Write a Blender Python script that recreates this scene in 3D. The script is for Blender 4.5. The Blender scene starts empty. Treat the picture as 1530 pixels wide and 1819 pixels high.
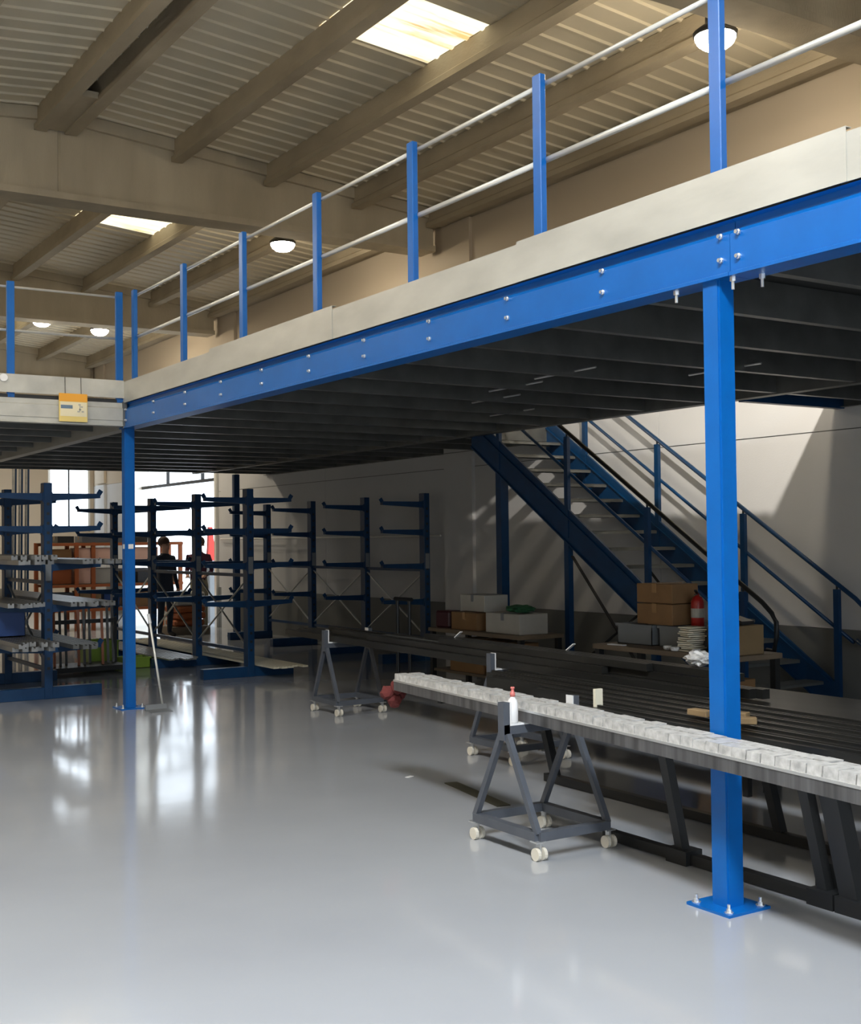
import bpy, bmesh, math, random
from mathutils import Vector, Matrix
from math import radians, sin, cos, pi
random.seed(7)
S = bpy.context.scene
C = S.collection

# ------------------------------------------------------------------ camera
cam_d = bpy.data.cameras.new('camera')
cam = bpy.data.objects.new('camera', cam_d)
C.objects.link(cam)
yaw, pit, rol = radians(32.711), radians(1.3067), radians(-0.6334)
fwd = Vector((sin(yaw) * cos(pit), cos(yaw) * cos(pit), sin(pit)))
rt0 = Vector((cos(yaw), -sin(yaw), 0))
up0 = rt0.cross(fwd)
rt = rt0 * cos(rol) + up0 * sin(rol)
up = up0 * cos(rol) - rt0 * sin(rol)
m = Matrix((rt, up, -fwd)).transposed().to_4x4()
m.translation = Vector((0, 0, 1.6))
cam.matrix_world = m
cam_d.sensor_fit = 'HORIZONTAL'
cam_d.sensor_width = 36.0
cam_d.lens = 2166.1 / 1530 * 36.0
cam_d.clip_start = 0.05
cam_d.clip_end = 300
S.camera = cam

# ------------------------------------------------------------------ world, exposure
w = bpy.data.worlds.new('world')
S.world = w
w.use_nodes = True
bg = w.node_tree.nodes['Background']
bg.inputs[0].default_value = (0.80, 0.90, 1.0, 1)
bg.inputs[1].default_value = 4.0
S.view_settings.view_transform = 'Standard'
S.view_settings.look = 'None'
S.view_settings.gamma = 1
S.view_settings.exposure = 0.0
S.view_settings.use_curve_mapping = False
S.cycles.use_denoising = True
S.cycles.max_bounces = 10
S.cycles.sample_clamp_indirect = 6


def light(name, kind, loc, power, color=(1, 1, 1), size=1.0, size_y=None, rot=(0, 0, 0), portal=False, parent=None, spot=None):
    d = bpy.data.lights.new(name, kind)
    d.energy = power
    d.color = color
    if kind == 'AREA':
        d.size = size
        if size_y:
            d.shape = 'RECTANGLE'
            d.size_y = size_y
        d.cycles.is_portal = portal
    else:
        d.shadow_soft_size = size
    if spot:
        d.spot_size = radians(spot)
        d.spot_blend = 0.5
    o = bpy.data.objects.new(name, d)
    C.objects.link(o)
    o.location = loc
    o.rotation_euler = rot
    if parent:
        o.parent = parent
    return o


XLW = -3.5
# daylight through the roll-up door behind the camera, the yard door in the side wall and the far window
light('door_daylight_portal', 'AREA', (1.5, -5.21, 2.2), 1, size=7.0, size_y=4.4, rot=(radians(90), 0, 0), portal=True)
light('yard_door_portal', 'AREA', (9.33, 23.85, 2.3), 1, size=4.5, size_y=4.6, rot=(radians(90), 0, radians(90)), portal=True)
light('far_window_portal', 'AREA', (8.48, 29.41, 3.3), 1, size=1.0, size_y=2.8, rot=(radians(90), 0, radians(180)), portal=True)
# daylight under the roof lights (the yellowish translucent sheets)
SKYL = [(5.87, 4.85, 0.55), (5.87, 9.48, 1.05), (5.87, 17.3, 1.0), (5.87, 25.5, 1.0), (.75, .9, 3.4), (.75, 9.3, 2.0), (.75, 17.3, 2.0), (.75, 25.5, 2.0)]
for sx, sy, sl in SKYL:
    if sx < 3:      # clear sheets on the open-floor side
        light('roof_light_daylight', 'AREA', (sx, sy, 6.12), (280 if sy < 5 else 60) * sl, (0.88, 0.94, 1.0) if sy < 5 else (1.0, .95, .85), 1.0, sl)
# added unseen lamp below the first roof beam, for the light patch by the stair (its body is built with the lamps)
sp = light('added_lamp_beam', 'SPOT', (5.5, 5.80, 5.30), 1250, (1.0, 0.92, 0.80), 0.07, spot=66)
dirv = Vector((9.07, 9.6, 1.8)) - sp.location
sp.rotation_euler = dirv.to_track_quat('-Z', 'Y').to_euler()


# ------------------------------------------------------------------ materials
def mat(name, col, rough=0.5, metal=0.0, var=0.0, scale=4.0, bump=0.0, bscale=40.0, spec=0.5, stretch=None, col2=None, coat=0.0, rvar=0.0):
    m_ = bpy.data.materials.new(name)
    m_.use_nodes = True
    nt = m_.node_tree
    b = nt.nodes['Principled BSDF']
    b.inputs['Base Color'].default_value = (*col, 1)
    b.inputs['Roughness'].default_value = rough
    b.inputs['Metallic'].default_value = metal
    b.inputs['Specular IOR Level'].default_value = spec
    b.inputs['Coat Weight'].default_value = coat
    geo = nt.nodes.new('ShaderNodeNewGeometry')
    mp = nt.nodes.new('ShaderNodeMapping')
    nt.links.new(geo.outputs['Position'], mp.inputs[0])
    if stretch:
        mp.inputs['Scale'].default_value = stretch
    n = nt.nodes.new('ShaderNodeTexNoise')
    n.inputs['Scale'].default_value = scale
    n.inputs['Detail'].default_value = 5
    nt.links.new(mp.outputs[0], n.inputs['Vector'])
    if var or col2:
        mr = nt.nodes.new('ShaderNodeMapRange')
        mr.inputs['From Min'].default_value = 0.3
        mr.inputs['From Max'].default_value = 0.7
        nt.links.new(n.outputs['Fac'], mr.inputs['Value'])
        mx = nt.nodes.new('ShaderNodeMix')
        mx.data_type = 'RGBA'
        c2 = col2 or tuple(c * (1 - var) for c in col)
        mx.inputs['A'].default_value = (*col, 1)
        mx.inputs['B'].default_value = (*c2, 1)
        nt.links.new(mr.outputs[0], mx.inputs['Factor'])
        nt.links.new(mx.outputs['Result'], b.inputs['Base Color'])
    if rvar:
        m2 = nt.nodes.new('ShaderNodeMapRange')
        m2.inputs['From Min'].default_value = 0.3
        m2.inputs['From Max'].default_value = 0.7
        m2.inputs['To Min'].default_value = rough - rvar
        m2.inputs['To Max'].default_value = rough + rvar
        nt.links.new(n.outputs['Fac'], m2.inputs['Value'])
        nt.links.new(m2.outputs[0], b.inputs['Roughness'])
    if bump:
        n2 = nt.nodes.new('ShaderNodeTexNoise')
        n2.inputs['Scale'].default_value = bscale
        nt.links.new(mp.outputs[0], n2.inputs['Vector'])
        bp = nt.nodes.new('ShaderNodeBump')
        bp.inputs['Strength'].default_value = bump
        bp.inputs['Distance'].default_value = 0.02
        nt.links.new(n2.outputs['Fac'], bp.inputs['Height'])
        nt.links.new(bp.outputs[0], b.inputs['Normal'])
    return m_


def emis(name, col, strength, col2=None, stretch=(1, 1, 1), scale=3.0, lo=0.5, hi=0.62):
    m_ = bpy.data.materials.new(name)
    m_.use_nodes = True
    nt = m_.node_tree
    b = nt.nodes['Principled BSDF']
    b.inputs['Base Color'].default_value = (*col, 1)
    b.inputs['Emission Color'].default_value = (*col, 1)
    b.inputs['Emission Strength'].default_value = strength
    if col2:
        geo = nt.nodes.new('ShaderNodeNewGeometry')
        mp = nt.nodes.new('ShaderNodeMapping')
        mp.inputs['Scale'].default_value = stretch
        n = nt.nodes.new('ShaderNodeTexNoise')
        n.inputs['Scale'].default_value = scale
        n.inputs['Detail'].default_value = 6
        n.inputs['Roughness'].default_value = 0.65
        mr = nt.nodes.new('ShaderNodeMapRange')
        mr.inputs['From Min'].default_value = lo
        mr.inputs['From Max'].default_value = hi
        mx = nt.nodes.new('ShaderNodeMix')
        mx.data_type = 'RGBA'
        mx.inputs['A'].default_value = (*col, 1)
        mx.inputs['B'].default_value = (*col2, 1)
        nt.links.new(geo.outputs['Position'], mp.inputs[0])
        nt.links.new(mp.outputs[0], n.inputs['Vector'])
        nt.links.new(n.outputs['Fac'], mr.inputs['Value'])
        nt.links.new(mr.outputs[0], mx.inputs['Factor'])
        nt.links.new(mx.outputs['Result'], b.inputs['Emission Color'])
    return m_


M = dict(
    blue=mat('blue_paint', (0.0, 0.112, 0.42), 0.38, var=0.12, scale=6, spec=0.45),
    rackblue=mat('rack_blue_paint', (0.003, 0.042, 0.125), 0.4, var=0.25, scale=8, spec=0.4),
    galv=mat('galvanised_steel', (0.54, 0.53, 0.48), 0.42, 0.25, var=0.22, scale=5, stretch=(1, 0.35, 1), bump=0.05, bscale=20),
    galvdark=mat('dull_galvanised_steel', (0.16, 0.165, 0.16), 0.45, 0.55, var=0.3, scale=5),
    joist=mat('joist_steel', (0.20, 0.205, 0.20), 0.35, 0.6, var=0.3, scale=5),
    rail=mat('galvanised_tube', (0.80, 0.79, 0.74), 0.3, 0.3),
    tread=mat('stair_tread_steel', (0.20, 0.205, 0.195), 0.45, 0.5, var=0.2, scale=8),
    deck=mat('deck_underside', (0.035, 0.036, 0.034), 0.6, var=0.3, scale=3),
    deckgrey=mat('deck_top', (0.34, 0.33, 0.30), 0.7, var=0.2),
    concrete=mat('precast_concrete', (0.56, 0.50, 0.385), 0.85, col2=(0.43, 0.38, 0.29), scale=1.8, stretch=(1.6, 1.6, 0.35), bump=0.15, bscale=60),
    purlin=mat('purlin_concrete', (0.50, 0.44, 0.33), 0.85, col2=(0.36, 0.31, 0.23), scale=2.2, stretch=(1, 0.5, 1), bump=0.12, bscale=50),
    roof=mat('roof_sheet', (0.80, 0.735, 0.585), 0.6, var=0.10, scale=0.9),
    upper=mat('cream_wall', (0.55, 0.475, 0.375), 0.85, var=0.06, scale=0.5),
    wallw=mat('white_wall', (0.555, 0.56, 0.57), 0.75, var=0.06, scale=0.8, bump=0.06, bscale=90),
    wallg=mat('grey_wall_band', (0.155, 0.16, 0.155), 0.6, var=0.15, scale=2),
    floor=mat('grey_epoxy_floor', (0.375, 0.393, 0.42), 0.10, col2=(0.33, 0.345, 0.375), scale=0.7, bump=0.035, bscale=2.2, spec=0.55, rvar=0.025),
    yard=mat('yard_paving', (0.6, 0.6, 0.58), 0.9, var=0.2, scale=1),
    darkgrey=mat('grey_painted_steel', (0.085, 0.095, 0.115), 0.42, var=0.15, scale=10),
    black=mat('black_painted_steel', (0.012, 0.013, 0.014), 0.45),
    blackalu=mat('anodised_dark_aluminium', (0.045, 0.045, 0.042), 0.30, 0.6, var=0.4, scale=3, stretch=(3, 0.6, 3)),
    greyalu=mat('mill_aluminium', (0.36, 0.36, 0.35), 0.35, 0.7, var=0.3, scale=4, stretch=(3, 0.5, 3)),
    film=mat('white_film', (0.62, 0.615, 0.60), 0.35, var=0.45, scale=28),
    fluted=mat('fluted_grey_side', (0.16, 0.16, 0.165), 0.4, 0.4, col2=(0.06, 0.06, 0.062), scale=16, stretch=(1, 1.4, 0.05)),
    white=mat('white_plastic', (0.80, 0.80, 0.80), 0.35),
    pink=mat('pinkish_red_plastic', (0.60, 0.17, 0.15), 0.4),
    castor=mat('cream_nylon_wheel', (0.66, 0.62, 0.53), 0.35),
    steel=mat('zinc_steel', (0.75, 0.76, 0.76), 0.28, 0.8),
    card=mat('cardboard', (0.25, 0.14, 0.06), 0.85, var=0.15, scale=6),
    card2=mat('pale_cardboard', (0.28, 0.19, 0.095), 0.85, var=0.15, scale=6),
    tape=mat('packing_tape', (0.34, 0.20, 0.09), 0.25),
    whitebox=mat('white_carton', (0.44, 0.43, 0.39), 0.8, var=0.1, scale=6),
    bluebin=mat('blue_plastic', (0.01, 0.045, 0.18), 0.4),
    greybin=mat('grey_plastic', (0.19, 0.205, 0.22), 0.5),
    wood=mat('worn_plywood', (0.20, 0.15, 0.10), 0.6, var=0.3, scale=5, stretch=(1, .3, 1)),
    green=mat('dark_green_cloth', (0.02, 0.11, 0.05), 0.9),
    lime=mat('lime_green_plastic', (0.16, 0.26, 0.02), 0.5),
    red=mat('red_paint', (0.62, 0.035, 0.02), 0.4),
    orange=mat('rust_orange_paint', (0.33, 0.085, 0.02), 0.5),
    paper=mat('paper', (0.72, 0.68, 0.54), 0.8),
    pinkpanel=mat('pink_foam_board', (0.80, 0.52, 0.42), 0.8, var=0.06),
    yellow=mat('yellow_board', (0.78, 0.60, 0.20), 0.5),
    orangeboard=mat('orange_print', (0.80, 0.36, 0.03), 0.5),
    cream=mat('cream_print', (0.78, 0.70, 0.48), 0.5),
    slate=mat('slate_blue_print', (0.13, 0.20, 0.28), 0.5),
    greyprint=mat('pale_grey_print', (0.45, 0.44, 0.38), 0.5),
    glass=mat('frosted_lens', (0.9, 0.9, 0.9), 0.3),
    skin=mat('skin', (0.55, 0.32, 0.23), 0.6),
    hair=mat('brown_hair', (0.07, 0.035, 0.02), 0.7),
    navy=mat('dark_navy_cloth', (0.02, 0.028, 0.045), 0.9),
    plum=mat('dark_plum_cloth', (0.075, 0.02, 0.045), 0.9),
    khaki=mat('khaki_cloth', (0.26, 0.24, 0.17), 0.9),
    shoe=mat('shoe_leather', (0.02, 0.018, 0.016), 0.6),
    lamp=emis('lamp_lens_lit', (1.0, 0.93, 0.80), 45),
    sky=emis('translucent_roof_light', (1.0, 0.91, 0.66), 1.35, col2=(0.50, 0.28, 0.08), stretch=(0.45, 4.5, 1), scale=1.7, lo=0.52, hi=0.66),
)


# ------------------------------------------------------------------ mesh helpers
ORG = {}


def put(o, parent):
    if parent is not None:
        o.parent = parent
        ORG[o.name] = ORG.get(parent.name, Vector((0, 0, 0)))


def obj(name, bm, m_, parent=None, kind=None, origin=None, smooth=False):
    """bm is in world coordinates; the object hangs under its parent's origin"""
    me = bpy.data.meshes.new(name)
    o = bpy.data.objects.new(name, me)
    C.objects.link(o)
    base = ORG.get(parent.name, Vector((0, 0, 0))) if parent is not None else Vector((0, 0, 0))
    org = Vector(origin) if origin is not None else base
    bmesh.ops.translate(bm, verts=bm.verts, vec=-org)
    bmesh.ops.recalc_face_normals(bm, faces=bm.faces)
    bm.to_mesh(me)
    bm.free()
    if smooth:
        for p in me.polygons:
            p.use_smooth = True
    if m_ is not None:
        me.materials.append(m_)
    if parent is not None:
        o.parent = parent
        o.location = org - base
    else:
        o.location = org
    ORG[o.name] = org
    if kind:
        o['kind'] = kind
    return o


def inst(src, loc, parent=None, rot=None, name=None):
    """another object sharing src's mesh, at world location loc"""
    o = bpy.data.objects.new(name or src.name.split('.')[0], src.data)
    C.objects.link(o)
    base = ORG.get(parent.name, Vector((0, 0, 0))) if parent is not None else Vector((0, 0, 0))
    if parent is not None:
        o.parent = parent
    o.location = Vector(loc) - base
    if rot:
        o.rotation_euler = rot
    ORG[o.name] = Vector(loc)
    return o


def thing(name, label, cat, loc=(0, 0, 0), group=None, kind=None):
    o = bpy.data.objects.new(name, None)
    C.objects.link(o)
    o.location = loc
    o.empty_display_size = 0.1
    ORG[o.name] = Vector(loc)
    if label:
        o['label'] = label
    if cat:
        o['category'] = cat
    if group:
        o['group'] = group
    if kind:
        o['kind'] = kind
    return o


def tag(o, label, cat, group=None):
    o['label'] = label
    o['category'] = cat
    if group:
        o['group'] = group
    return o


def copy_tree(o, parent=None):
    c = o.copy()
    C.objects.link(c)
    if parent is not None:
        c.parent = parent
    for ch in list(o.children):
        copy_tree(ch, c)
    return c


def B():
    return bmesh.new()


def box(bm, x0, x1, y0, y1, z0, z1):
    vs = [bm.verts.new((x, y, z)) for x in (x0, x1) for y in (y0, y1) for z in (z0, z1)]
    for f in ((0, 1, 3, 2), (4, 6, 7, 5), (0, 4, 5, 1), (2, 3, 7, 6), (0, 2, 6, 4), (1, 5, 7, 3)):
        bm.faces.new([vs[i] for i in f])
    return vs


def cbox(bm, c, s, rz=0.0, bev=0.0):
    vs = box(bm, -s[0] / 2, s[0] / 2, -s[1] / 2, s[1] / 2, -s[2] / 2, s[2] / 2)
    if bev:
        es = list({e for v in vs for e in v.link_edges})
        r = bmesh.ops.bevel(bm, geom=es, offset=bev, segments=1, affect='EDGES', profile=0.5)
        vs = list({v for f in r['faces'] for v in f.verts} | {v for v in vs if v.is_valid})
    mt = Matrix.Translation(c) @ Matrix.Rotation(rz, 4, 'Z')
    bmesh.ops.transform(bm, matrix=mt, verts=vs)
    return vs


def bar(bm, p1, p2, wd, ht, upv=(0, 0, 1)):
    """box section along p1-p2: wd sideways, ht along upv"""
    p1, p2 = Vector(p1), Vector(p2)
    d = (p2 - p1).normalized()
    u = Vector(upv)
    if abs(d.dot(u)) > 0.99:
        u = Vector((1, 0, 0))
    s = d.cross(u).normalized()
    u = s.cross(d).normalized()
    vs = []
    for p in (p1, p2):
        for a, b in ((-1, -1), (1, -1), (1, 1), (-1, 1)):
            vs.append(bm.verts.new(p + s * a * wd / 2 + u * b * ht / 2))
    bm.faces.new(vs[0:4])
    bm.faces.new(vs[7:3:-1])
    for i in range(4):
        j = (i + 1) % 4
        bm.faces.new((vs[i], vs[i + 4], vs[j + 4], vs[j]))
    return vs


def tube(bm, pts, r, n=10, r2=None):
    pts = [Vector(p) for p in pts]
    rings = []
    for i, p in enumerate(pts):
        a = pts[max(i - 1, 0)]
        b = pts[min(i + 1, len(pts) - 1)]
        d = (b - a).normalized()
        u = Vector((0, 0, 1)) if abs(d.z) < 0.9 else Vector((1, 0, 0))
        s = d.cross(u).normalized()
        u = s.cross(d)
        rr = r if r2 is None else r + (r2 - r) * i / (len(pts) - 1)
        rings.append([bm.verts.new(p + (s * cos(2 * pi * k / n) + u * sin(2 * pi * k / n)) * rr) for k in range(n)])
    for i in range(len(rings) - 1):
        for k in range(n):
            bm.faces.new((rings[i][k], rings[i][(k + 1) % n], rings[i + 1][(k + 1) % n], rings[i + 1][k]))
    bm.faces.new(rings[0][::-1])
    bm.faces.new(rings[-1])


def lathe(bm, c, prof, n=16):
    c = Vector(c)
    rings = []
    for r, z in prof:
        rings.append([bm.verts.new(c + Vector((r * cos(2 * pi * k / n), r * sin(2 * pi * k / n), z))) for k in range(n)])
    for i in range(len(rings) - 1):
        for k in range(n):
            bm.faces.new((rings[i][k], rings[i][(k + 1) % n], rings[i + 1][(k + 1) % n], rings[i + 1][k]))
    bm.faces.new(rings[0][::-1])
    bm.faces.new(rings[-1])


def prism(bm, poly, axis, a0, a1):
    """poly = 2-D points in the plane across axis ('x': (y,z), 'y': (x,z))"""
    def P(p, a):
        return (a, p[0], p[1]) if axis == 'x' else (p[0], a, p[1])
    v0 = [bm.verts.new(P(p, a0)) for p in poly]
    v1 = [bm.verts.new(P(p, a1)) for p in poly]
    n = len(poly)
    bm.faces.new(v0[::-1])
    bm.faces.new(v1)
    for i in range(n):
        j = (i + 1) % n
        bm.faces.new((v0[i], v0[j], v1[j], v1[i]))


def frame_boxes(bm, pieces):
    for p in pieces:
        box(bm, *p)


XW = 9.07
XL = -3.5
Y0, Y1 = -5.0, 29.2


def roofz(x):
    return 6.5 - 0.09 * abs(x - 3.9)


# ================================================================== SETTING
b = B(); box(b, XL - .25, XW + .25, Y0 - .25, Y1 + .25, -.2, 0)
obj('floor', b, M['floor'], kind='structure')
b = B(); box(b, -40, 50, -45, 70, -.35, -.2)
obj('ground', b, M['yard'], kind='structure')

# right wall: grey band, white field with panel grooves, cream upper field, yard door opening y 21.6..26.1
wr = thing('wall_right', None, None, kind='structure')
DO = (21.6, 26.1)
def wall_pieces(z0, z1, x0=XW, top_open=4.6):
    out = []
    if z0 < top_open:
        out += [(x0, XW + .25, Y0, DO[0], z0, min(z1, top_open)), (x0, XW + .25, DO[1], Y1, z0, min(z1, top_open))]
    if z1 > top_open:
        out += [(x0, XW + .25, Y0, Y1, max(z0, top_open), z1)]
    return out
b = B(); frame_boxes(b, wall_pieces(0, .75, XW - .004)); obj('grey_band', b, M['wallg'], wr)
ys = [Y0, 2.0, 9.6, 17.2, 21.6]
first = True
for i in range(len(ys) - 1):
    for z0, z1 in ((.754, 2.55), (2.56, 2.98)):
        b = B(); box(b, XW, XW + .2, ys[i] + .004, ys[i + 1] - .004, z0, z1); obj('wall_panel', b, M['wallw'], wr)
b = B(); box(b, XW, XW + .2, 26.1, Y1, .754, 2.98); obj('wall_panel', b, M['wallw'], wr)
b = B(); box(b, XW + .012, XW + .19, Y0, DO[0] - .01, .76, 2.97); box(b, XW + .012, XW + .19, DO[1] + .01, Y1, .76, 2.97); obj('panel_backing', b, M['wallg'], wr)
for i in range(len(ys) - 1):
    b = B(); box(b, XW, XW + .2, ys[i] + .003, ys[i + 1] - .003, 2.985, 4.6 if i < 9 else 3); obj('upper_wall_panel', b, M['upper'], wr)
b = B(); box(b, XW, XW + .2, 26.1, Y1, 2.985, 4.6); obj('upper_wall_panel', b, M['upper'], wr)
b = B(); box(b, XW, XW + .2, Y0, Y1, 4.6, 6.3); obj('upper_wall_panel', b, M['upper'], wr)
for y in (-1.5, 6.1, 13.7, 21.3, 28.9):
    for z0, z1, mm in ((0, 2.98, 'wallw'), (3.02, 6.0, 'upper')):
        b = B(); box(b, XW - .05, XW, y - .66, y, z0, z1); obj('pilaster', b, M[mm], wr)
# yard door frame
d1 = thing('door_1', None, None, kind='structure')
b = B(); box(b, XW - .05, XW + .27, DO[0] - .06, DO[0] + .03, 0, 4.63); obj('door_frame', b, M['rail'], d1)
b = B(); box(b, XW - .05, XW + .27, DO[1] - .03, DO[1] + .06, 0, 4.63); obj('door_frame', b, M['rail'], d1)
b = B(); box(b, XW - .055, XW + .275, DO[0] + .031, DO[1] - .031, 4.57, 4.68); obj('door_frame', b, M['rail'], d1)
b = B(); box(b, XW + .1, XW + .16, DO[0], DO[1], 2.78, 2.84); obj('door_rail', b, M['black'], d1)
for y in (22.6, 24.5):
    b = B(); box(b, XW + .1, XW + .16, y, y + .04, 2.84, 3.1); obj('rail_hanger', b, M['black'], d1)
# end wall with a window
wb = thing('wall_end', None, None, kind='structure')
WX0, WX1, WZ0, WZ1 = 7.98, 8.98, 1.9, 4.7
b = B(); frame_boxes(b, [(XL - .2, WX0 + .01, Y1, Y1 + .2, 0, 6.6), (WX0, WX1, Y1, Y1 + .2, 0, WZ0), (WX0, WX1, Y1, Y1 + .2, WZ1, 6.6), (WX1, XW + .2, Y1, Y1 + .2, 0, 6.6)])
obj('wall_face', b, M['upper'], wb)
wn = thing('window_1', None, None, kind='structure')
for x in (WX0, WX1 - .05):
    b = B(); box(b, x, x + .05, Y1 - .02, Y1 + .1, WZ0, WZ1); obj('window_frame', b, M['rail'], wn)
b = B(); box(b, WX0, WX1, Y1 - .02, Y1 + .1, WZ0, WZ0 + .05); obj('window_frame', b, M['rail'], wn)
b = B(); box(b, WX0, WX1, Y1 - .02, Y1 + .1, WZ1 - .05, WZ1); obj('window_frame', b, M['rail'], wn)
b = B(); box(b, (WX0 + WX1) / 2 - .015, (WX0 + WX1) / 2 + .015, Y1, Y1 + .06, WZ0, WZ1); obj('mullion', b, M['black'], wn)
b = B(); frame_boxes(b, [(XL - .25, XL, Y0, Y1, 0, 6.5)]); obj('wall_left', b, M['upper'], kind='structure')
# wall behind the camera with the big roll-up door opening
b = B(); frame_boxes(b, [(XL - .2, -2.0, Y0 - .2, Y0, 0, 6.6), (5.0, XW + .2, Y0 - .2, Y0, 0, 6.6), (-2.0, 5.0, Y0 - .2, Y0, 4.4, 6.6)])
obj('wall_front', b, M['upper'], kind='structure')
# grey roller-shutter-like lower blocks near end wall
# ------------------------------------------------------------------ ceiling: sheets, roof lights, purlins, beams
ce = thing('ceiling', None, None, kind='structure')
FR = [-1.5, 6.1, 13.7, 21.3, 28.9]      # front faces of the beams
strips = [(3.9, 5.25), (5.25, 6.45), (6.45, 7.7), (7.7, 9.2), (2.55, 3.9), (1.35, 2.55), (.15, 1.35), (-1.05, .15), (-2.3, -1.05), (-3.7, -2.3)]
PITCH = .255
ribstart = Y0


def sheet(x0, x1, y0, y1, m_, name, drop=0):
    bm = B()
    prof = []
    k = math.ceil((y0 - ribstart) / PITCH - .001)
    prof.append((y0, 0))
    y = ribstart + k * PITCH
    while y < y1 - .08:
        if y > y0 + .02:
            prof += [(y, 0), (y + .014, -.02), (y + .04, -.02), (y + .054, 0)]
        y += PITCH
    prof.append((y1, 0))
    rows = []
    for x in (x0, x1):
        rows.append([bm.verts.new((x, p[0], roofz(x) + .02 + p[1] - drop)) for p in prof])
    top = []
    for x in (x0, x1):
        top.append([bm.verts.new((x, yy, roofz(x) + .10)) for yy in (y0, y1)])
    for i in range(len(prof) - 1):
        bm.faces.new((rows[0][i], rows[0][i + 1], rows[1][i + 1], rows[1][i]))
    bm.faces.new((top[0][0], top[0][1], top[1][1], top[1][0]))
    bm.faces.new((rows[0][0], top[0][0], top[1][0], rows[1][0]))
    bm.faces.new((rows[0][-1], top[0][1], top[1][1], rows[1][-1]))
    return obj(name, bm, m_, ce)


for si, (x0, x1) in enumerate(strips):
    cuts = []
    if si == 1:
        cuts = [(s[1] - s[2] / 2, s[1] + s[2] / 2) for s in SKYL if s[0] > 5]
    if si == 5:
        cuts = [(s[1] - s[2] / 2, s[1] + s[2] / 2) for s in SKYL if s[0] < 5]
    bounds = [Y0 - .2] + [f + .18 for f in FR] + [Y1 + .2]
    for i in range(len(bounds) - 1):
        a, c = bounds[i], bounds[i + 1]
        here = sorted(q for q in cuts if q[0] >= a and q[1] <= c)
        cur = a
        for q in here:
            sheet(x0, x1, cur, q[0], M['roof'], 'roof_sheet')
            sheet(x0, x1, q[0], q[1], M['sky'], 'roof_light_sheet')
            cur = q[1]
        if c - cur > .1:
            sheet(x0, x1, cur, c, M['roof'], 'roof_sheet')

# purlins between the beams
for x in (3.68, 4.02, 5.28, 6.48, 7.72, 8.86, 2.4, 1.2, 0, -1.2, -2.4):
    for i in range(len(FR)):
        y0 = (FR[i - 1] + .38) if i else Y0
        y1 = FR[i]
        z = roofz(x)
        bm = B()
        prism(bm, [(x - .035, z + .01), (x - .035, z - .17), (x - .07, z - .2), (x - .07, z - .26), (x + .07, z - .26), (x + .07, z - .2), (x + .035, z - .17), (x + .035, z + .01)], 'y', y0 - .02, y1 + .02)
        obj('purlin', bm, M['purlin'], ce)
for i in range(len(FR)):
    y0 = (FR[i - 1] + .38) if i else Y0
    bm = B(); box(bm, 3.74, 3.96, y0, y0 + .9, roofz(3.9) - .25, roofz(3.9) - .18); box(bm, 3.74, 3.96, FR[i] - 1.2, FR[i], roofz(3.9) - .25, roofz(3.9) - .18)
    obj('ridge_infill', bm, M['purlin'], ce)
    bm = B(); box(bm, 8.95, XW, y0, FR[i], 5.82, 6.05); obj('eaves_gutter_beam', bm, M['purlin'], ce)
# peaked concrete beams
for y in FR:
    bm = B()
    e = 8.93
    prism(bm, [(XL, 5.49), (e, 5.49), (e, roofz(e) - .0), (3.9, 6.5), (XL, roofz(XL))], 'y', y + .06, y + .31)
    for ya, yb in ((y, y + .37),):
        prism(bm, [(XL, roofz(XL) - .13), (3.9, 6.37), (e, roofz(e) - .13), (e, roofz(e) + .01), (3.9, 6.51), (XL, roofz(XL) + .01)], 'y', ya, yb)
        prism(bm, [(XL, 5.485), (e, 5.485), (e, 5.56), (XL, 5.56)], 'y', ya, yb)
    bmesh.ops.recalc_face_normals(bm, faces=bm.faces)
    rb = obj('roof_beam', bm, M['concrete'], ce)
    bm = B(); box(bm, 3.885, 3.915, y - .012 + .06, y + .07, 5.56, 6.37); obj('beam_joint', bm, M['purlin'], rb)

# ------------------------------------------------------------------ high-bay lamps
lamp_spots = [(7.25, 6.95, 'round high-bay lamp lit behind the tall blue guard post at upper right'),
              (7.25, 14.93, 'round high-bay lamp lit above the middle of the guardrail, under the second roof bay'),
              (7.2, 22.75, 'round high-bay lamp lit in the far bay, just left of the corner guard posts'),
              (6.0, 22.3, 'round high-bay lamp lit in the far bay, leftmost of the lamps in view'),
              (.6, 6.95, None), (.6, 14.93, None), (.6, -.8, None), (7.25, -.8, None)]
for i, (x, y, lab) in enumerate(lamp_spots):
    z = 5.62
    t = thing('high_bay_lamp', lab or 'round high-bay lamp out of view over the open floor', 'lamp', (x, y, z), 'high-bay lamps hanging from the roof' if lab else 'high-bay lamps out of view')
    bm = B(); lathe(bm, (x, y, z + .02), [(.175, 0), (.18, .03), (.13, .07), (.08, .10), (.08, .16), (.03, .17)], 20); obj('lamp_housing', bm, M['black'], t, smooth=True)
    bm = B(); lathe(bm, (x, y, z), [(.04, -.085), (.10, -.07), (.145, -.035), (.165, .005), (.165, .022)], 20); obj('lamp_lens', bm, M['lamp'], t)
    bm = B(); tube(bm, [(x, y, z + .18), (x, y, roofz(x) - .0)], .008, 6); obj('suspension_cord', bm, M['black'], t)
    light('lamp_glow', 'AREA', (0, 0, -.10), 45, (1.0, 0.85, 0.64), .3, parent=t).data.shape = 'DISK'
    pl = light('lamp_spill', 'POINT', (0, 0, -.16), 50, (1.0, 0.84, 0.60), .12, parent=t)

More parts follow.
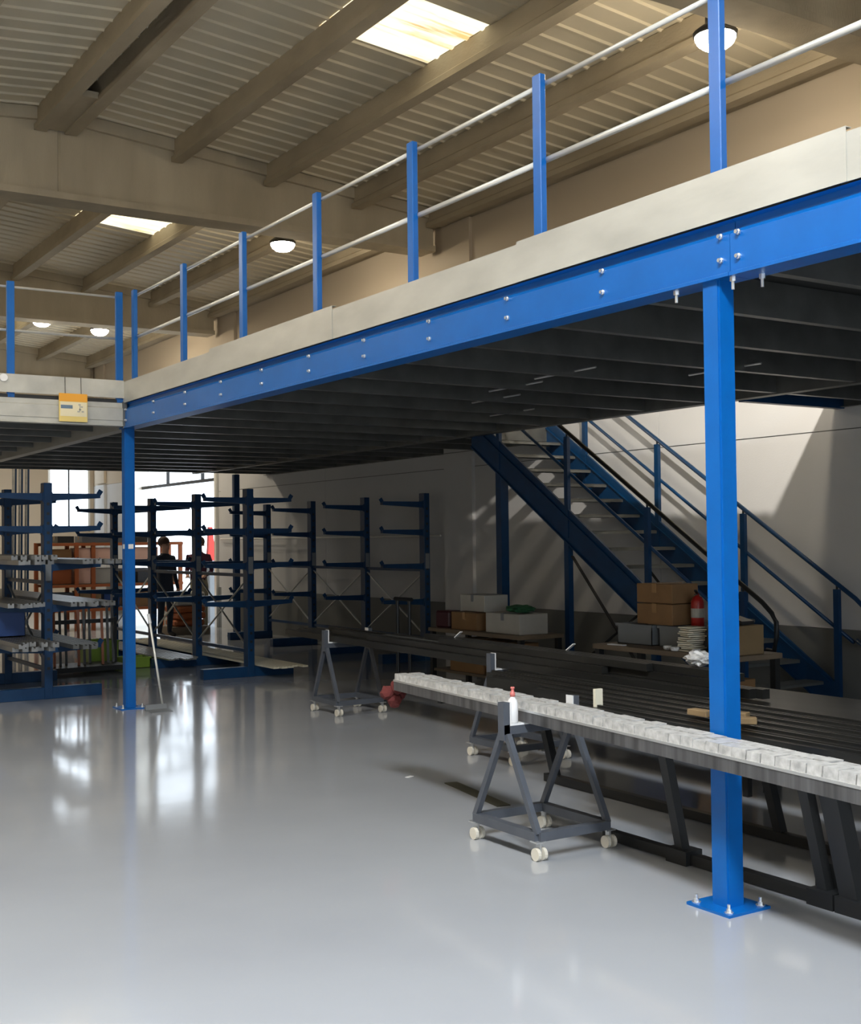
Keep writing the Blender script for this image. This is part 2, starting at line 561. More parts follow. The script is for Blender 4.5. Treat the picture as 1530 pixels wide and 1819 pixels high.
t = thing('added_lamp', 'small black lamp added below the first roof beam, above the frame, to light the stair wall', 'lamp', (5.5, 5.9, 5.36))  # casing of the added lamp that lights the stair wall
bm = B(); cbox(bm, (5.40, 5.70, 5.36), (.22, .22, .05), .5, bev=.01); obj('added_lamp_body', bm, M['black'], t)
bm = B(); tube(bm, [(5.45, 5.86, 5.38), (5.45, 6.12, 5.46), (5.45, 6.12, 5.5)], .012, 8); obj('added_lamp_arm', bm, M['black'], t)

# ================================================================== MEZZANINE
XB = 3.88          # outer face of the front beam
MZ = thing('mezzanine', 'blue steel mezzanine platform with galvanised kick plates, guardrail and square columns', 'mezzanine', (3.94, 3.785, 0))
COLY = [-4.0, 3.785, 11.58, 19.3]
ZB, ZT, ZD = 2.71, 2.955, 3.0


def bolt_mesh():
    bm = B()
    lathe(bm, (0, 0, 0), [(.013, 0), (.013, .008), (.009, .012), (.009, .02)], 8)
    bmesh.ops.rotate(bm, verts=bm.verts, cent=(0, 0, 0), matrix=Matrix.Rotation(radians(-90), 3, 'Y'))
    return obj('bolt', bm, M['steel'], None)


def anchor_mesh():
    bm = B()
    lathe(bm, (0, 0, 0), [(.02, 0), (.02, .004), (.012, .004), (.012, .016), (.007, .016), (.007, .035)], 8)
    return obj('anchor_bolt', bm, M['steel'], None)


first_bolt = bolt_mesh()
first_anchor = anchor_mesh()


def use(src, flag, loc, parent, rot=None):
    """first use moves the source itself under parent, later uses are copies"""
    if src.name not in flag:
        flag.add(src.name)
        base = ORG.get(parent.name, Vector((0, 0, 0)))
        src.parent = parent
        src.location = Vector(loc) - base
        if rot:
            src.rotation_euler = rot
        return src
    return inst(src, loc, parent, rot)


used = set()


def column(x, y, ztop=ZB, s=.10, plate=True, m_=None):
    bm = B()
    vs = cbox(bm, (x, y, ztop / 2 + .006), (s, s, ztop - .012))
    es = [e for e in bm.edges if abs(e.verts[0].co.z - e.verts[1].co.z) > .5]
    bmesh.ops.bevel(bm, geom=es, offset=.008, segments=2, affect='EDGES')
    c = obj('column', bm, m_ or M['blue'], MZ, origin=(x, y, 0))
    if plate:
        bm = B(); cbox(bm, (x, y, .006), (.25, .25, .012)); obj('base_plate', bm, m_ or M['blue'], c)
        for dx in (-.095, .095):
            for dy in (-.095, .095):
                use(first_anchor, used, (x + dx, y + dy, .012), c)
    return c


c_near = column(3.94, 3.785)
c_far = column(3.94, 11.58)
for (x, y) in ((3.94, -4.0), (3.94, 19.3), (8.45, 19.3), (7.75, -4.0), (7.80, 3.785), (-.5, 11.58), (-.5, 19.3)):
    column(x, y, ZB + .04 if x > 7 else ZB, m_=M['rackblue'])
bm = B(); box(bm, XB + .008, XB + .0098, 11.545, 11.60, 1.545, 1.59); obj('label_sticker', bm, M['white'], c_far)
bm = B(); box(bm, 3.92, 3.97, 11.5278, 11.5295, 1.545, 1.59); obj('label_sticker', bm, M['white'], c_far)


# main beams along Y
prof = [(XB + .13, ZB), (XB - .012, ZB), (XB - .012, ZB + .014), (XB, ZB + .02), (XB, ZT - .065), (XB + .035, ZT - .04), (XB + .035, ZT - .008), (XB + .01, ZT), (XB + .13, ZT)]
segs = [(-4.1, 3.655), (3.655, 11.63)]
fb = []
for a, c_ in segs:
    bm = B(); prism(bm, prof, 'y', a + .0015, c_ - .0015)
    fb.append(obj('main_beam', bm, M['blue'], MZ))
# bolts on the outer face
for k in range(-9, 11):
    y = 3.70 + .7755 * k
    own = fb[0] if y < 3.65 else fb[1]
    for z in (2.785, 2.888):
        if k == 0:
            use(first_bolt, used, (XB, 3.705, z), fb[1]); use(first_bolt, used, (XB, 3.605, z), fb[0])
        else:
            use(first_bolt, used, (XB, y, z), own)
# hanging flange bolts beside the near column
for (x, y) in ((3.90, 3.66), (3.97, 3.56), (3.9, 4.0)):
    bm = B(); tube(bm, [(x, y, ZB - .055), (x, y, ZB)], .007, 8); tube(bm, [(x, y, ZB - .02), (x, y, ZB)], .014, 6)
    obj('bolt', bm, M['steel'], fb[1])
bm = B(); prism(bm, [(3.88, ZB), (4.0, ZB), (4.0, ZT), (3.88, ZT)], 'y', 11.64, 19.4); obj('main_beam', bm, M['galv'], MZ)
bm = B(); prism(bm, [(7.70, ZB + .04), (7.80, ZB + .04), (7.80, ZT), (7.70, ZT)], 'y', -4.1, 19.4); obj('main_beam', bm, M['galvdark'], MZ)
# stair-opening trimmers
bm = B(); box(bm, 7.80, XW, 7.20, 7.28, ZB + .03, ZT); obj('trimmer_beam', bm, M['rackblue'], MZ)
bm = B(); box(bm, 7.80, XW, 11.32, 11.40, ZB + .03, ZT); obj('trimmer_beam', bm, M['galvdark'], MZ)
# left arm front beam (galvanised, along X at y = 11.53)
lprof = [(11.50 + .1, ZB + .02), (11.50 - .012, ZB + .02), (11.50 - .012, ZB + .032), (11.50, ZB + .036), (11.50, ZB + .07), (11.492, ZB + .075), (11.492, ZB + .19), (11.51, ZB + .20), (11.51, ZT), (11.6, ZT)]
bm = B(); prism(bm, lprof, 'x', -3.4, 3.8785); obj('main_beam', bm, M['galv'], MZ)
bm = B(); box(bm, -3.4, 3.91, 11.515, 11.60, ZT - .004, ZT + .03); obj('shadow_gap', bm, M['black'], MZ)
bm = B(); box(bm, 3.86, 3.90, 11.485, 11.52, ZB, ZT + .01); obj('corner_bracket', bm, M['galvdark'], MZ)

# joists (C sections along X)
def joist_bm(x0, x1, y):
    bm = B()
    z0, z1 = 2.762, 2.952
    prism(bm, [(y, z0), (y + .055, z0), (y + .055, z0 + .018), (y + .05, z0 + .018), (y + .05, z0 + .005), (y + .005, z0 + .005), (y + .005, z1 - .005), (y + .055, z1 - .005), (y + .055, z1), (y, z1)], 'x', x0, x1)
    return bm


for k in range(-9, 21):
    y = 3.675 + .7755 * k
    for xa, xb in (((XB + .13), 7.70), (7.80, XW - .01)):
        if xa > 7 and 7.1 < y < 11.4:
            continue
        obj('joist', joist_bm(xa, xb, y), M['joist'], MZ)
    # intermediate deck rib
    if k < 20:
        for xa, xb in (((XB + .13), 7.70), (7.80, XW - .01)):
            yy = y + .39
            if xa > 7 and 7.1 < yy < 11.4:
                continue
            bm = B(); box(bm, xa, xb, yy, yy + .035, ZT - .03, ZT); obj('deck_rib', bm, M['galvdark'], MZ)
for k in range(0, 10):
    y = 11.72 + .7755 * k
    obj('joist', joist_bm(-3.4, 3.88, y), M['joist'], MZ)
# X-shaped small bridging bolts seen as glints
for (x, y) in ((5.6, 6.9), (5.75, 7.7), (6.1, 8.45), (6.9, 9.3), (6.5, 6.2)):
    bm = B(); tube(bm, [(x, y - .35, 2.80), (x, y + .35, 2.80)], .008, 6); obj('tie_rod', bm, M['steel'], MZ)
# decking boards
ys_ = [-4.1 + 2.4 * i for i in range(10)] + [19.4]
for i in range(len(ys_) - 1):
    a, c_ = ys_[i] + .002, min(ys_[i + 1], 19.4) - .002
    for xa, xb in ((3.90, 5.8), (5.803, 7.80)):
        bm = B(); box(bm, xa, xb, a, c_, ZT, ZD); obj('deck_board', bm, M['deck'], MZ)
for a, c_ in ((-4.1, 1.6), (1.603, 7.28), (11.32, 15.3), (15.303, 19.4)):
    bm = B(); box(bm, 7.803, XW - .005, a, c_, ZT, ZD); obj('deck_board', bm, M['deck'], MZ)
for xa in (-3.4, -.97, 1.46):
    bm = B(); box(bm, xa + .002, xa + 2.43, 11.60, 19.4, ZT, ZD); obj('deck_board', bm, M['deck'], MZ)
# cream ledger strips by the wall
for a, c_ in ((-4.1, 7.2), (11.4, 19.4)):
    bm = B(); box(bm, XW - .009, XW - .001, a, c_, 2.75, ZT); box(bm, XW - .06, XW - .009, a, c_, 2.75, 2.758)
    obj('ledger_angle', bm, M['galvdark'], MZ)
bm = B(); box(bm, XW - .035, XW, 11.4, 19.4, 2.93, ZT - .002); obj('ledger', bm, M['galvdark'], MZ)
bm = B(); box(bm, 7.80, 7.83, 7.28, 11.32, ZT - .17, ZD + .03); obj('opening_edge', bm, M['galv'], MZ)

# kick plates, overlapping lengths with slightly different heights
kp = [(-4.1, -1.1, 3.16), (-1.1, .95, 3.165), (.95, 3.04, 3.150), (3.04, 5.12, 3.172), (5.12, 7.22, 3.158), (7.22, 9.32, 3.182), (9.32, 11.50, 3.160)]
for i, (a, c_, zt) in enumerate(kp):
    bm = B()
    off = .004 * (i % 2)
    prism(bm, [(XB - .010 - off, ZT + .002), (XB - .007 - off, ZT + .002), (XB - .007 - off, zt - .003), (XB + .02, zt - .003), (XB + .02, zt), (XB - .010 - off, zt)], 'y', a, c_ + .03)
    obj('kick_plate', bm, M['galv'], MZ)
kl = [(3.87, 1.75, 3.168), (1.75, -.4, 3.175), (-.4, -3.4, 3.165)]
for i, (a, c_, zt) in enumerate(kl):
    bm = B()
    off = .004 * (i % 2)
    prism(bm, [(11.488 - off, 3.0), (11.491 - off, 3.0), (11.491 - off, zt), (11.51, zt), (11.51, zt + .003), (11.488 - off, zt + .003)], 'x', c_ - .02, a)
    kpl = obj('kick_plate', bm, M['galv'], MZ)
bm = B(); tube(bm, [(2.74, 11.488, 3.13), (2.74, 11.47, 3.13)], .035, 16); obj('round_cap', bm, M['white'], MZ)

# guard posts and rails
bm = B(); cbox(bm, (0, 0, .54), (.04, .068, 1.08), bev=.004)
post0 = obj('guard_post', bm, M['blue'], None)
for k in range(-6, 7):
    y = 3.765 + 1.2635 * k
    if k == 6:
        y = 11.36
    use(post0, used, (3.935, y, 2.955), MZ)
for x in (3.84, 2.815, 1.55, .29, -.97, -2.2):
    use(post0, used, (x, 11.535, 2.955), MZ, rot=(0, 0, radians(90)))
for z, r in ((3.99, .0135), (3.585, .016)):
    for k in range(-6, 6):
        ya = 3.765 + 1.2635 * k
        yb = min(ya + 1.2635, 11.37)
        bm = B(); tube(bm, [(3.962, ya + .02, z), (3.962, yb + .02, z)], r, 10); obj('guard_rail', bm, M['rail'], MZ, smooth=True)
    bm = B(); tube(bm, [(-3.4, 11.565, z), (3.86, 11.565, z)], r * .8, 10); obj('guard_rail', bm, M['rail'], MZ, smooth=True)

# load sign hung on the left beam
sg = thing('load_sign', 'square yellow and orange notice board hung on the mezzanine edge left of the corner', 'sign', (3.37, 11.47, 2.88))
bm = B(); box(bm, 3.24, 3.506, 11.462, 11.474, 2.75, 3.015); obj('board', bm, M['yellow'], sg)
bm = B(); box(bm, 3.24, 3.506, 11.4605, 11.462, 2.94, 3.015); obj('orange_header', bm, M['orangeboard'], sg)
bm = B(); box(bm, 3.25, 3.50, 11.4605, 11.462, 2.80, 2.935); obj('cream_field', bm, M['cream'], sg)
bm = B(); box(bm, 3.255, 3.365, 11.459, 11.4605, 2.872, 2.905); obj('print_bar', bm, M['slate'], sg)
bm = B()
for (x, z) in ((3.42, 2.905), (3.44, 2.885), (3.425, 2.86), (3.45, 2.84), (3.41, 2.84)):
    box(bm, x, x + .022, 11.459, 11.4605, z, z + .014)
box(bm, 3.43, 3.438, 11.459, 11.4605, 2.85, 2.905)
obj('pictogram', bm, M['greyprint'], sg)
bm = B(); tube(bm, [(3.30, 11.47, 3.0), (3.30, 11.478, 3.17)], .003, 5); tube(bm, [(3.45, 11.47, 3.0), (3.45, 11.478, 3.17)], .003, 5); obj('hook_wire', bm, M['black'], sg)

# ================================================================== STAIRCASE
XS0, XS1 = 7.85, 8.92
SL = .645
def stz(y):            # lower edge of stringer
    return .86 + SL * (8.578 - y)
ST = thing('staircase', 'blue steel open-riser staircase with tube handrails rising along the white wall', 'staircase', (8.4, 7.2, 0))
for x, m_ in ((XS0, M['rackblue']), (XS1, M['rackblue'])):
    bm = B()
    yb = 8.578 + .86 / SL
    prism(bm, [(yb - .02, 0), (yb - .02 - .3 / SL, 0), (yb - .3 / SL - .06, .06), (11.35, stz(11.35) + .30 - .02), (11.35, 2.95)][:0] or
          [], 'x', x, x + .01) if False else None
    # stringer runs from the floor (low y) up to the deck (high y)
    y_lo, y_hi = 7.22, 11.33
    zlo = lambda y: .86 + SL * (y - 8.578)
    prism(bm, [(y_lo, 0), (y_lo + .03, 0), (y_hi, zlo(y_hi)), (y_hi, 2.95), (y_hi - .12, 2.95), (y_lo - .02, .27), (y_lo - .04, .1)], 'x', x - .012, x + .012)
    for dz in (0.0, .25):
        pass
    obj('stringer', bm, m_, ST)
    bm = B()
    for off in (.012, .27):
        bar(bm, (x, y_lo + .05, zlo(y_lo + .05) + off + .0), (x, y_hi, zlo(y_hi) + off), .06, .012, (0, -SL, 1))
    obj('stringer_flange', bm, m_, ST)
RISE, RUN = .1727, .2648
tr = None
n_tr = 16
for k in range(n_tr):
    z = 2.9 - RISE * (k) - .02
    y = 11.30 - RUN * k
    if z < .1:
        break
    # calibrated: tread with z=2.455 sits at y=10.28+...
    yy = 10.776 + (z - 2.455) / .652
    if tr is None:
        bm = B()
        box(bm, XS0 + .012, XS1 - .012, -.10, .10, -.006, 0)
        box(bm, XS0 + .012, XS1 - .012, -.10, -.096, -.03, 0)
        box(bm, XS0 + .012, XS1 - .012, .096, .10, -.03, 0)
        for q in range(6):
            box(bm, XS0 + .02, XS1 - .02, -.085 + q * .033, -.080 + q * .033, 0, .004)
        bmesh.ops.translate(bm, verts=bm.verts, vec=(0, yy, z))
        tr = obj('tread', bm, M['tread'], ST, origin=(0, yy, z))
    else:
        inst(tr, (0, yy, z), ST)


def hz(y, base=1.93, y0=8.478):
    return base + .642 * (y - y0)


for x, posts, z_off in ((XS0, (7.31, 8.48, 9.65, 10.82), 0), (XS1, (7.2, 8.29, 9.47, 10.64), .06)):
    for y in posts:
        zb = .86 + SL * (y - 8.578) + .05
        zt = hz(y) + z_off - .05
        bm = B(); box(bm, x - .02, x + .02, y - .028, y + .028, zb, zt)
        p_ = obj('rail_post', bm, M['rackblue'], ST)
        bm = B(); tube(bm, [(x, y, zt), (x, y, zt + .05)], .01, 8); obj('rail_spigot', bm, M['black'], p_)
    zz = lambda y: hz(y) + z_off
    if x == XS0:
        pts = [(x, 11.6, zz(11.6)), (x, 7.10, zz(7.10)), (x, 7.0, zz(7.0) - .02), (x, 6.955, zz(6.95) - .06), (x, 6.95, zz(6.95) - .18), (x, 6.98, zz(6.95) - .30), (x, 7.06, zz(7.06) - .42 + .05)]
    else:
        pts = [(x, 11.6, zz(11.6)), (x, 7.0, zz(7.0)), (x, 6.9, zz(6.9) - .02), (x, 6.85, zz(6.9) - .08), (x, 6.85, zz(6.85) - .25), (x, 6.9, zz(6.9) - .36), (x, 7.0, zz(7.06) - .42 + .02)]
    bm = B(); tube(bm, pts, .021, 10); obj('handrail', bm, M['black'] if x == XS0 else M['rackblue'], ST, smooth=True)
    bm = B(); tube(bm, [(x + .03, 11.6, zz(11.6) - .42), (x + .03, 7.05, zz(7.05) - .42)], .017, 10); obj('middle_rail', bm, M['rackblue'], ST, smooth=True)
# legs and cross brace under the stair
bm = B(); box(bm, 7.87, 7.97, 10.82, 10.92, 0, .86 + SL * (10.87 - 8.578) + .05); obj('support_leg', bm, M['rackblue'], ST)
for (x, y) in ((7.88, 9.68), (7.88, 8.42)):
    bm = B(); box(bm, x - .03, x + .03, y - .035, y + .035, 0, .86 + SL * (y - 8.578) + .05); obj('support_leg', bm, M['rackblue'], ST)
for p1, p2 in (((7.88, 9.62, 1.42), (7.88, 8.44, .15)), ((7.88, 8.44, 1.0), (7.88, 9.66, .25)), ((8.86, 9.6, 1.3), (8.86, 8.5, .3))):
    bm = B(); bar(bm, p1, p2, .008, .035, (1, 0, 0)); obj('cross_brace', bm, M['black'], ST)

# ================================================================== CANTILEVER RACKS
def rack(name, label, x, ylist, dirs, zarms, arm_len, htop, labels=True):
    t = thing('cantilever_rack', label, 'rack', (x, ylist[0], 0), 'blue cantilever racks')
    for y in ylist:
        bm = B()
        cbox(bm, (x, y, htop / 2), (.085, .13, htop), bev=.004)
        u = obj('upright', bm, M['rackblue'], t)
        bm = B()
        for z in [.3 + .1 * k for k in range(int((htop - .4) / .1))]:
            box(bm, x - .015, x + .015, y - .0665, y - .0655, z, z + .03)
        obj('slot_row', bm, M['black'], u, kind='stuff')
        if labels:
            bm = B(); box(bm, x - .03, x + .03, y - .068, y - .066, 1.22, 1.42); obj('load_label', bm, M['greybin'], u)
        x0 = x - (arm_len + .08 if -1 in dirs else .06)
        x1 = x + (arm_len + .04 if 1 in dirs else .06)
        bm = B(); cbox(bm, ((x0 + x1) / 2, y, .06), (x1 - x0, .11, .12), bev=.004)
        bs = obj('base_beam', bm, M['rackblue'], t)
        for d in dirs:
            for z in zarms:
                bm = B()
                xe = x + d * (arm_len + .04)
                xs = x + d * .04
                v = [(xs, z - .06), (xe, z - .028), (xe, z + .018), (xs, z + .018)]
                prism(bm, v, 'y', y - .03, y + .03)
                ar = obj('arm', bm, M['rackblue'], t)
                bm = B(); bar(bm, (xe - d * .012, y, z + .01), (xe + d * .018, y, z + .055), .05, .008, (0, 1, 0)); obj('end_stop', bm, M['rackblue'], ar)
                bm = B(); box(bm, x + d * .045 - .006, x + d * .045 + .006, y - .05, y + .05, z - .075, z + .03); obj('arm_plate', bm, M['rackblue'], ar)
    for a, c_ in zip(ylist[:-1], ylist[1:]):
        for z in (htop - .28, .33):
            pass
        for z1, z2 in ((.35, 1.15),):
            for q in ((z1, z2), (z2, z1)):
                bm = B(); bar(bm, (x, a + .06, q[0]), (x, c_ - .06, q[1]), .006, .025, (1, 0, 0)); obj('cross_brace', bm, M['steel'], t)
        for z in (.3, 1.2):
            bm = B(); bar(bm, (x, a + .06, z), (x, c_ - .06, z), .03, .04); obj('spacer_bar', bm, M['rackblue'], t)
    return t


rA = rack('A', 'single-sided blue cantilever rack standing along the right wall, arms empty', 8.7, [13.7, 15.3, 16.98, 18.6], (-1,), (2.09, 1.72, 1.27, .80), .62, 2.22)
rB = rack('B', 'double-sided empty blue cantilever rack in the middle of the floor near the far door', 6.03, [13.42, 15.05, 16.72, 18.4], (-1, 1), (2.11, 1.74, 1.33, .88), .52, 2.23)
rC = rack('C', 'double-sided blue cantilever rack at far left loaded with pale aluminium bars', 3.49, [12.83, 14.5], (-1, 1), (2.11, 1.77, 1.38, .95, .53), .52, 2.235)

# bars lying in rack C
def bars(label, grp, x0, dx, n, z, y0, y1, m_, s=(.06, .045), jit=.05, layers=1, name='aluminium_bar'):
    for L in range(layers):
        for i in range(n):
            bm = B()
            x = x0 + i * dx
            zz = z + s[1] / 2 + L * (s[1] + .002)
            a = y0 + random.uniform(-jit, jit) * 3
            c_ = y1 + random.uniform(-jit, jit) * 3
            w_, h_ = s
            prism(bm, [(x - w_ / 2, zz - h_ / 2), (x + w_ / 2, zz - h_ / 2), (x + w_ / 2, zz + h_ / 2), (x + w_ * .15, zz + h_ / 2), (x + w_ * .15, zz + h_ * .2), (x - w_ * .15, zz + h_ * .2), (x - w_ * .15, zz + h_ / 2), (x - w_ / 2, zz + h_ / 2)], 'y', a, c_)
            tag(obj(name, bm, m_, None, origin=(x, (a + c_) / 2, z)), label, 'bar', grp)


bars('pale aluminium bar lying on the right-hand third-level arms of the left rack', 'bars on the third level', 3.60, .075, 5, 1.40, 11.9, 15.6, M['greyalu'])
bars('pale aluminium bar lying on the left-hand third-level arms of the left rack', 'bars on the third level, left side', 3.02, .08, 5, 1.40, 12.1, 15.5, M['greyalu'], layers=2)
bars('thin pale bar lying on the right-hand second-level arms of the left rack', 'bars on the second level', 3.60, .075, 6, .97, 12.2, 16.8, M['greyalu'])
bars('grey bar lying on the left-hand second-level arms of the left rack', 'bars on the second level, left side', 3.02, .08, 5, .97, 12.3, 15.6, M['greyalu'])
bars('grey bar lying on the lowest right-hand arms of the left rack', 'bars on the lowest level', 3.60, .075, 4, .55, 12.2, 15.2, M['galvdark'])
bars('grey bar lying on the lowest left-hand arms of the left rack', 'bars on the lowest level, left side', 3.02, .08, 5, .55, 12.1, 15.0, M['greyalu'], layers=2)
bars('pale timber-coloured strip lying on the base beams of the middle rack', 'strips on the middle rack base', 6.14, .09, 5, .125, 13.0, 18.0, M['paper'], s=(.07, .02))
bars('grey strip lying on the left base beams of the middle rack', 'strips on the left of the middle rack base', 5.52, .09, 5, .125, 14.6, 18.6, M['greyalu'], s=(.07, .02))


def crate(name, label, cat, x0, x1, y0, y1, z0, z1, m_, kind='carton', group=None, rz=0.0, flap=True):
    t = thing(name, label, cat, ((x0 + x1) / 2, (y0 + y1) / 2, z0), group)
    bm = B()
    c3 = ((x0 + x1) / 2, (y0 + y1) / 2, (z0 + z1) / 2)
    if kind == 'carton':
        cbox(bm, c3, (x1 - x0, y1 - y0, z1 - z0), rz, bev=.004)
        obj('box_body', bm, m_, t)
        bm = B(); cbox(bm, (c3[0], c3[1], z1 + .001), (x1 - x0 + .004, .05, .004), rz)
        cbox(bm, (c3[0] - (x1 - x0) / 2 * cos(rz), c3[1] - (x1 - x0) / 2 * sin(rz), z1 - .035), (.004, .05, .07), rz)
        obj('tape', bm, M['tape'] if m_ is not M['whitebox'] else M['greybin'], t)
    else:
        th = .006
        box(bm, x0, x1, y0, y1, z0, z0 + th)
        box(bm, x0, x0 + th, y0, y1, z0, z1); box(bm, x1 - th, x1, y0, y1, z0, z1)
        box(bm, x0, x1, y0, y0 + th, z0, z1); box(bm, x0, x1, y1 - th, y1, z0, z1)
        obj('bin_body', bm, m_, t)
        bm = B()
        box(bm, x0 - .012, x1 + .012, y0 - .012, y0, z1 - .02, z1); box(bm, x0 - .012, x1 + .012, y1, y1 + .012, z1 - .02, z1)
        box(bm, x0 - .012, x0, y0, y1, z1 - .02, z1); box(bm, x1, x1 + .012, y0, y1, z1 - .02, z1)
        obj('bin_rim', bm, m_, t)
    return t


crate('storage_bin', 'dark blue plastic bin under the bars at the far left edge', 'bin', 2.85, 3.30, 12.95, 13.6, .65, .93, M['bluebin'], 'bin')
crate('storage_bin', 'lime green plastic bin on the floor between the left and middle racks', 'bin', 4.85, 5.25, 15.85, 16.25, 0, .32, M['lime'], 'bin')
crate('storage_bin', 'olive green tub on the floor just right of the far corner column', 'bin', 5.12, 5.45, 15.2, 15.5, 0, .14, M['lime'], 'bin')
# dark A-stand of black offcuts between racks
t = thing('offcut_stand', 'black upright stand of dark offcut lengths between the left and middle racks', 'stand', (4.6, 15.2, 0))
bm = B(); cbox(bm, (4.6, 15.2, .06), (.9, .6, .06)); obj('stand_base', bm, M['black'], t)
for i in range(9):
    bm = B()
    x = 4.2 + i * .1
    h = .75 + .2 * random.random()
    bar(bm, (x, 15.1 + .1 * (i % 3), .09), (x + .03, 15.25 + .1 * (i % 3), h), .03, .045)
    obj('offcut', bm, M['black'] if i % 3 else M['orange'], t)
bm = B(); bar(bm, (4.15, 15.33, .62), (5.05, 15.33, .62), .03, .05); obj('stand_rail', bm, M['black'], t)
for x in (4.17, 5.03):
    bm = B(); bar(bm, (x, 15.33, .05), (x, 15.33, .66), .04, .04); obj('stand_post', bm, M['black'], t)
for i, (x, y, z, lb) in enumerate(((4.22, 14.95, .25, 'leftmost'), (4.55, 14.95, .27, 'middle'), (4.98, 14.95, .29, 'rightmost'))):
    pass

# dustpan and broom-like long-handled pan near the far column
t = thing('lobby_dustpan', 'long-handled white dustpan standing on the floor beside the far corner column', 'dustpan', (4.10, 11.22, 0))
bm = B(); prism(bm, [(11.10, 0), (11.30, 0), (11.30, .055), (11.27, .055), (11.26, .012), (11.10, .005)], 'x', 3.99, 4.20); obj('pan', bm, M['greybin'], t)
bm = B(); tube(bm, [(4.165, 11.28, .03), (4.05, 11.30, .84)], .011, 10); obj('handle', bm, M['rail'], t, smooth=True)
bm = B(); tube(bm, [(4.052, 11.30, .83), (4.035, 11.30, .92)], .015, 10); obj('grip', bm, M['white'], t)

# ================================================================== TROLLEYS
def trolley(label, x0, x1, y0, y1, zc=.655):
    t = thing('profile_trolley', label, 'trolley', ((x0 + x1) / 2, (y0 + y1) / 2, 0), 'grey A-frame profile trolleys')
    zf = .115
    g = M['darkgrey']
    bm = B()
    s = .045
    bar(bm, (x0, y0, zf), (x0, y1, zf), s, s); bar(bm, (x1, y0, zf), (x1, y1, zf), s, s)
    bar(bm, (x0, y0, zf), (x1, y0, zf), s, s); bar(bm, (x0, y1, zf), (x1, y1, zf), s, s)
    obj('base_frame', bm, g, t)
    ym = (y0 + y1) / 2
    za = zc - .05
    for x in (x0, x1):
        for ye, q in ((y0, -1), (y1, 1)):
            bm = B(); bar(bm, (x, ye, zf + .01), (x, ym + q * .025, za), .03, .03, (1, 0, 0)); obj('leg', bm, g, t)
    bm = B()
    bar(bm, (x0 - .02, ym, zc - .025), (x1 + .02, ym, zc - .025), .05, .05)
    obj('crossbar', bm, g, t)
    for x in (x0 - .005, x1 + .005):
        bm = B(); box(bm, x - .02, x + .02, ym - .025, ym + .025, zc - .08, zc + .115); u = obj('end_stop', bm, g, t)
        bm = B(); box(bm, x + (.0205 if x < (x0 + x1) / 2 else -.0285), x + (.0285 if x < (x0 + x1) / 2 else -.0205), ym - .027, ym + .027, zc, zc + .118); obj('stop_lining', bm, M['white'], u)
    bm = B(); box(bm, x0 + .015, x1 - .015, ym - .0275, ym + .0275, zc - .006, zc + .004); obj('crossbar_lining', bm, M['white'], t)
    for x in (x0, x1):
        for y in (y0, y1):
            bm = B(); box(bm, x - .03, x + .03, y - .03, y + .03, .088, .094); box(bm, x - .006, x + .006, y - .02, y + .01, .035, .09)
            c_ = obj('caster', bm, M['steel'], t)
            for dx in (-.02, .02):
                bm = B(); tube(bm, [(x + dx - .009, y - .01, .032), (x + dx + .009, y - .01, .032)], .032, 14); obj('wheel', bm, M['castor'], c_)
    return t


trolley('grey A-frame trolley in front, carrying the white-topped profile stack and a spray bottle', 3.737, 4.19, 4.86, 5.40, .64)
trolley('grey A-frame trolley furthest back, left end of the dark profile stack', 5.31, 5.77, 9.86, 10.34, .655)
trolley('grey A-frame trolley behind the front one, half hidden by the white-topped stack', 5.16, 5.62, 6.98, 7.50, .655)

# spray bottle on the front trolley
t = thing('spray_bottle', 'white plastic bottle with pinkish cap standing on the front trolley crossbar', 'bottle', (3.81, 5.13, .644))
bx, by, bz = 3.79, 5.13, .6445
bm = B(); lathe(bm, (bx, by, bz), [(.024, 0), (.028, .006), (.028, .10), (.024, .118), (.014, .128), (.012, .138)], 18); obj('bottle_body', bm, M['white'], t, smooth=True)
bm = B(); lathe(bm, (bx, by, bz + .136), [(.014, 0), (.014, .02), (.009, .024), (.008, .04), (.012, .042), (.010, .05)], 14); obj('cap', bm, M['pink'], t, smooth=True)

# white-topped profile stack in front: dark fluted lower course and white notched course
t = thing('profile_stack', 'very long profile stack, white notched top, grey sides, lying on the front trolley', 'profile stack', (3.85, 5.13, .644))
pa, pb = Vector((4.00, 6.684, 0)), Vector((3.52, 2.0, 0))
dv = (pb - pa).normalized()
sv = Vector((-dv.y, dv.x, 0))
if sv.x < 0:
    sv = -sv
Ltot = (pb - pa).length
W_ = .165
def local_box(bm, s0, s1, a0, a1, z0, z1, dz=0, skew=0):
    P = []
    for s in (s0, s1):
        for a in (a0, a1):
            for z in (z0, z1):
                P.append(bm.verts.new(pa + dv * (s + (skew if z == z1 else 0)) + sv * a + Vector((0, 0, z + (dz if z == z1 else 0)))))
    for f in ((0, 1, 3, 2), (4, 6, 7, 5), (0, 4, 5, 1), (2, 3, 7, 6), (0, 2, 6, 4), (1, 5, 7, 3)):
        bm.faces.new([P[i] for i in f])
ZS = .646
bm = B(); local_box(bm, 0, Ltot, 0, W_, ZS, ZS + .058); obj('lower_channel', bm, M['fluted'], t)
bm = B(); local_box(bm, 0, Ltot, -.003, .012, ZS + .056, ZS + .068); obj('bright_edge', bm, M['steel'], t)
bm = B(); local_box(bm, 0.01, Ltot - .01, .012, W_ - .01, ZS + .058, ZS + .085); obj('inner_core', bm, M['blackalu'], t)
nblk = int(Ltot / .082)
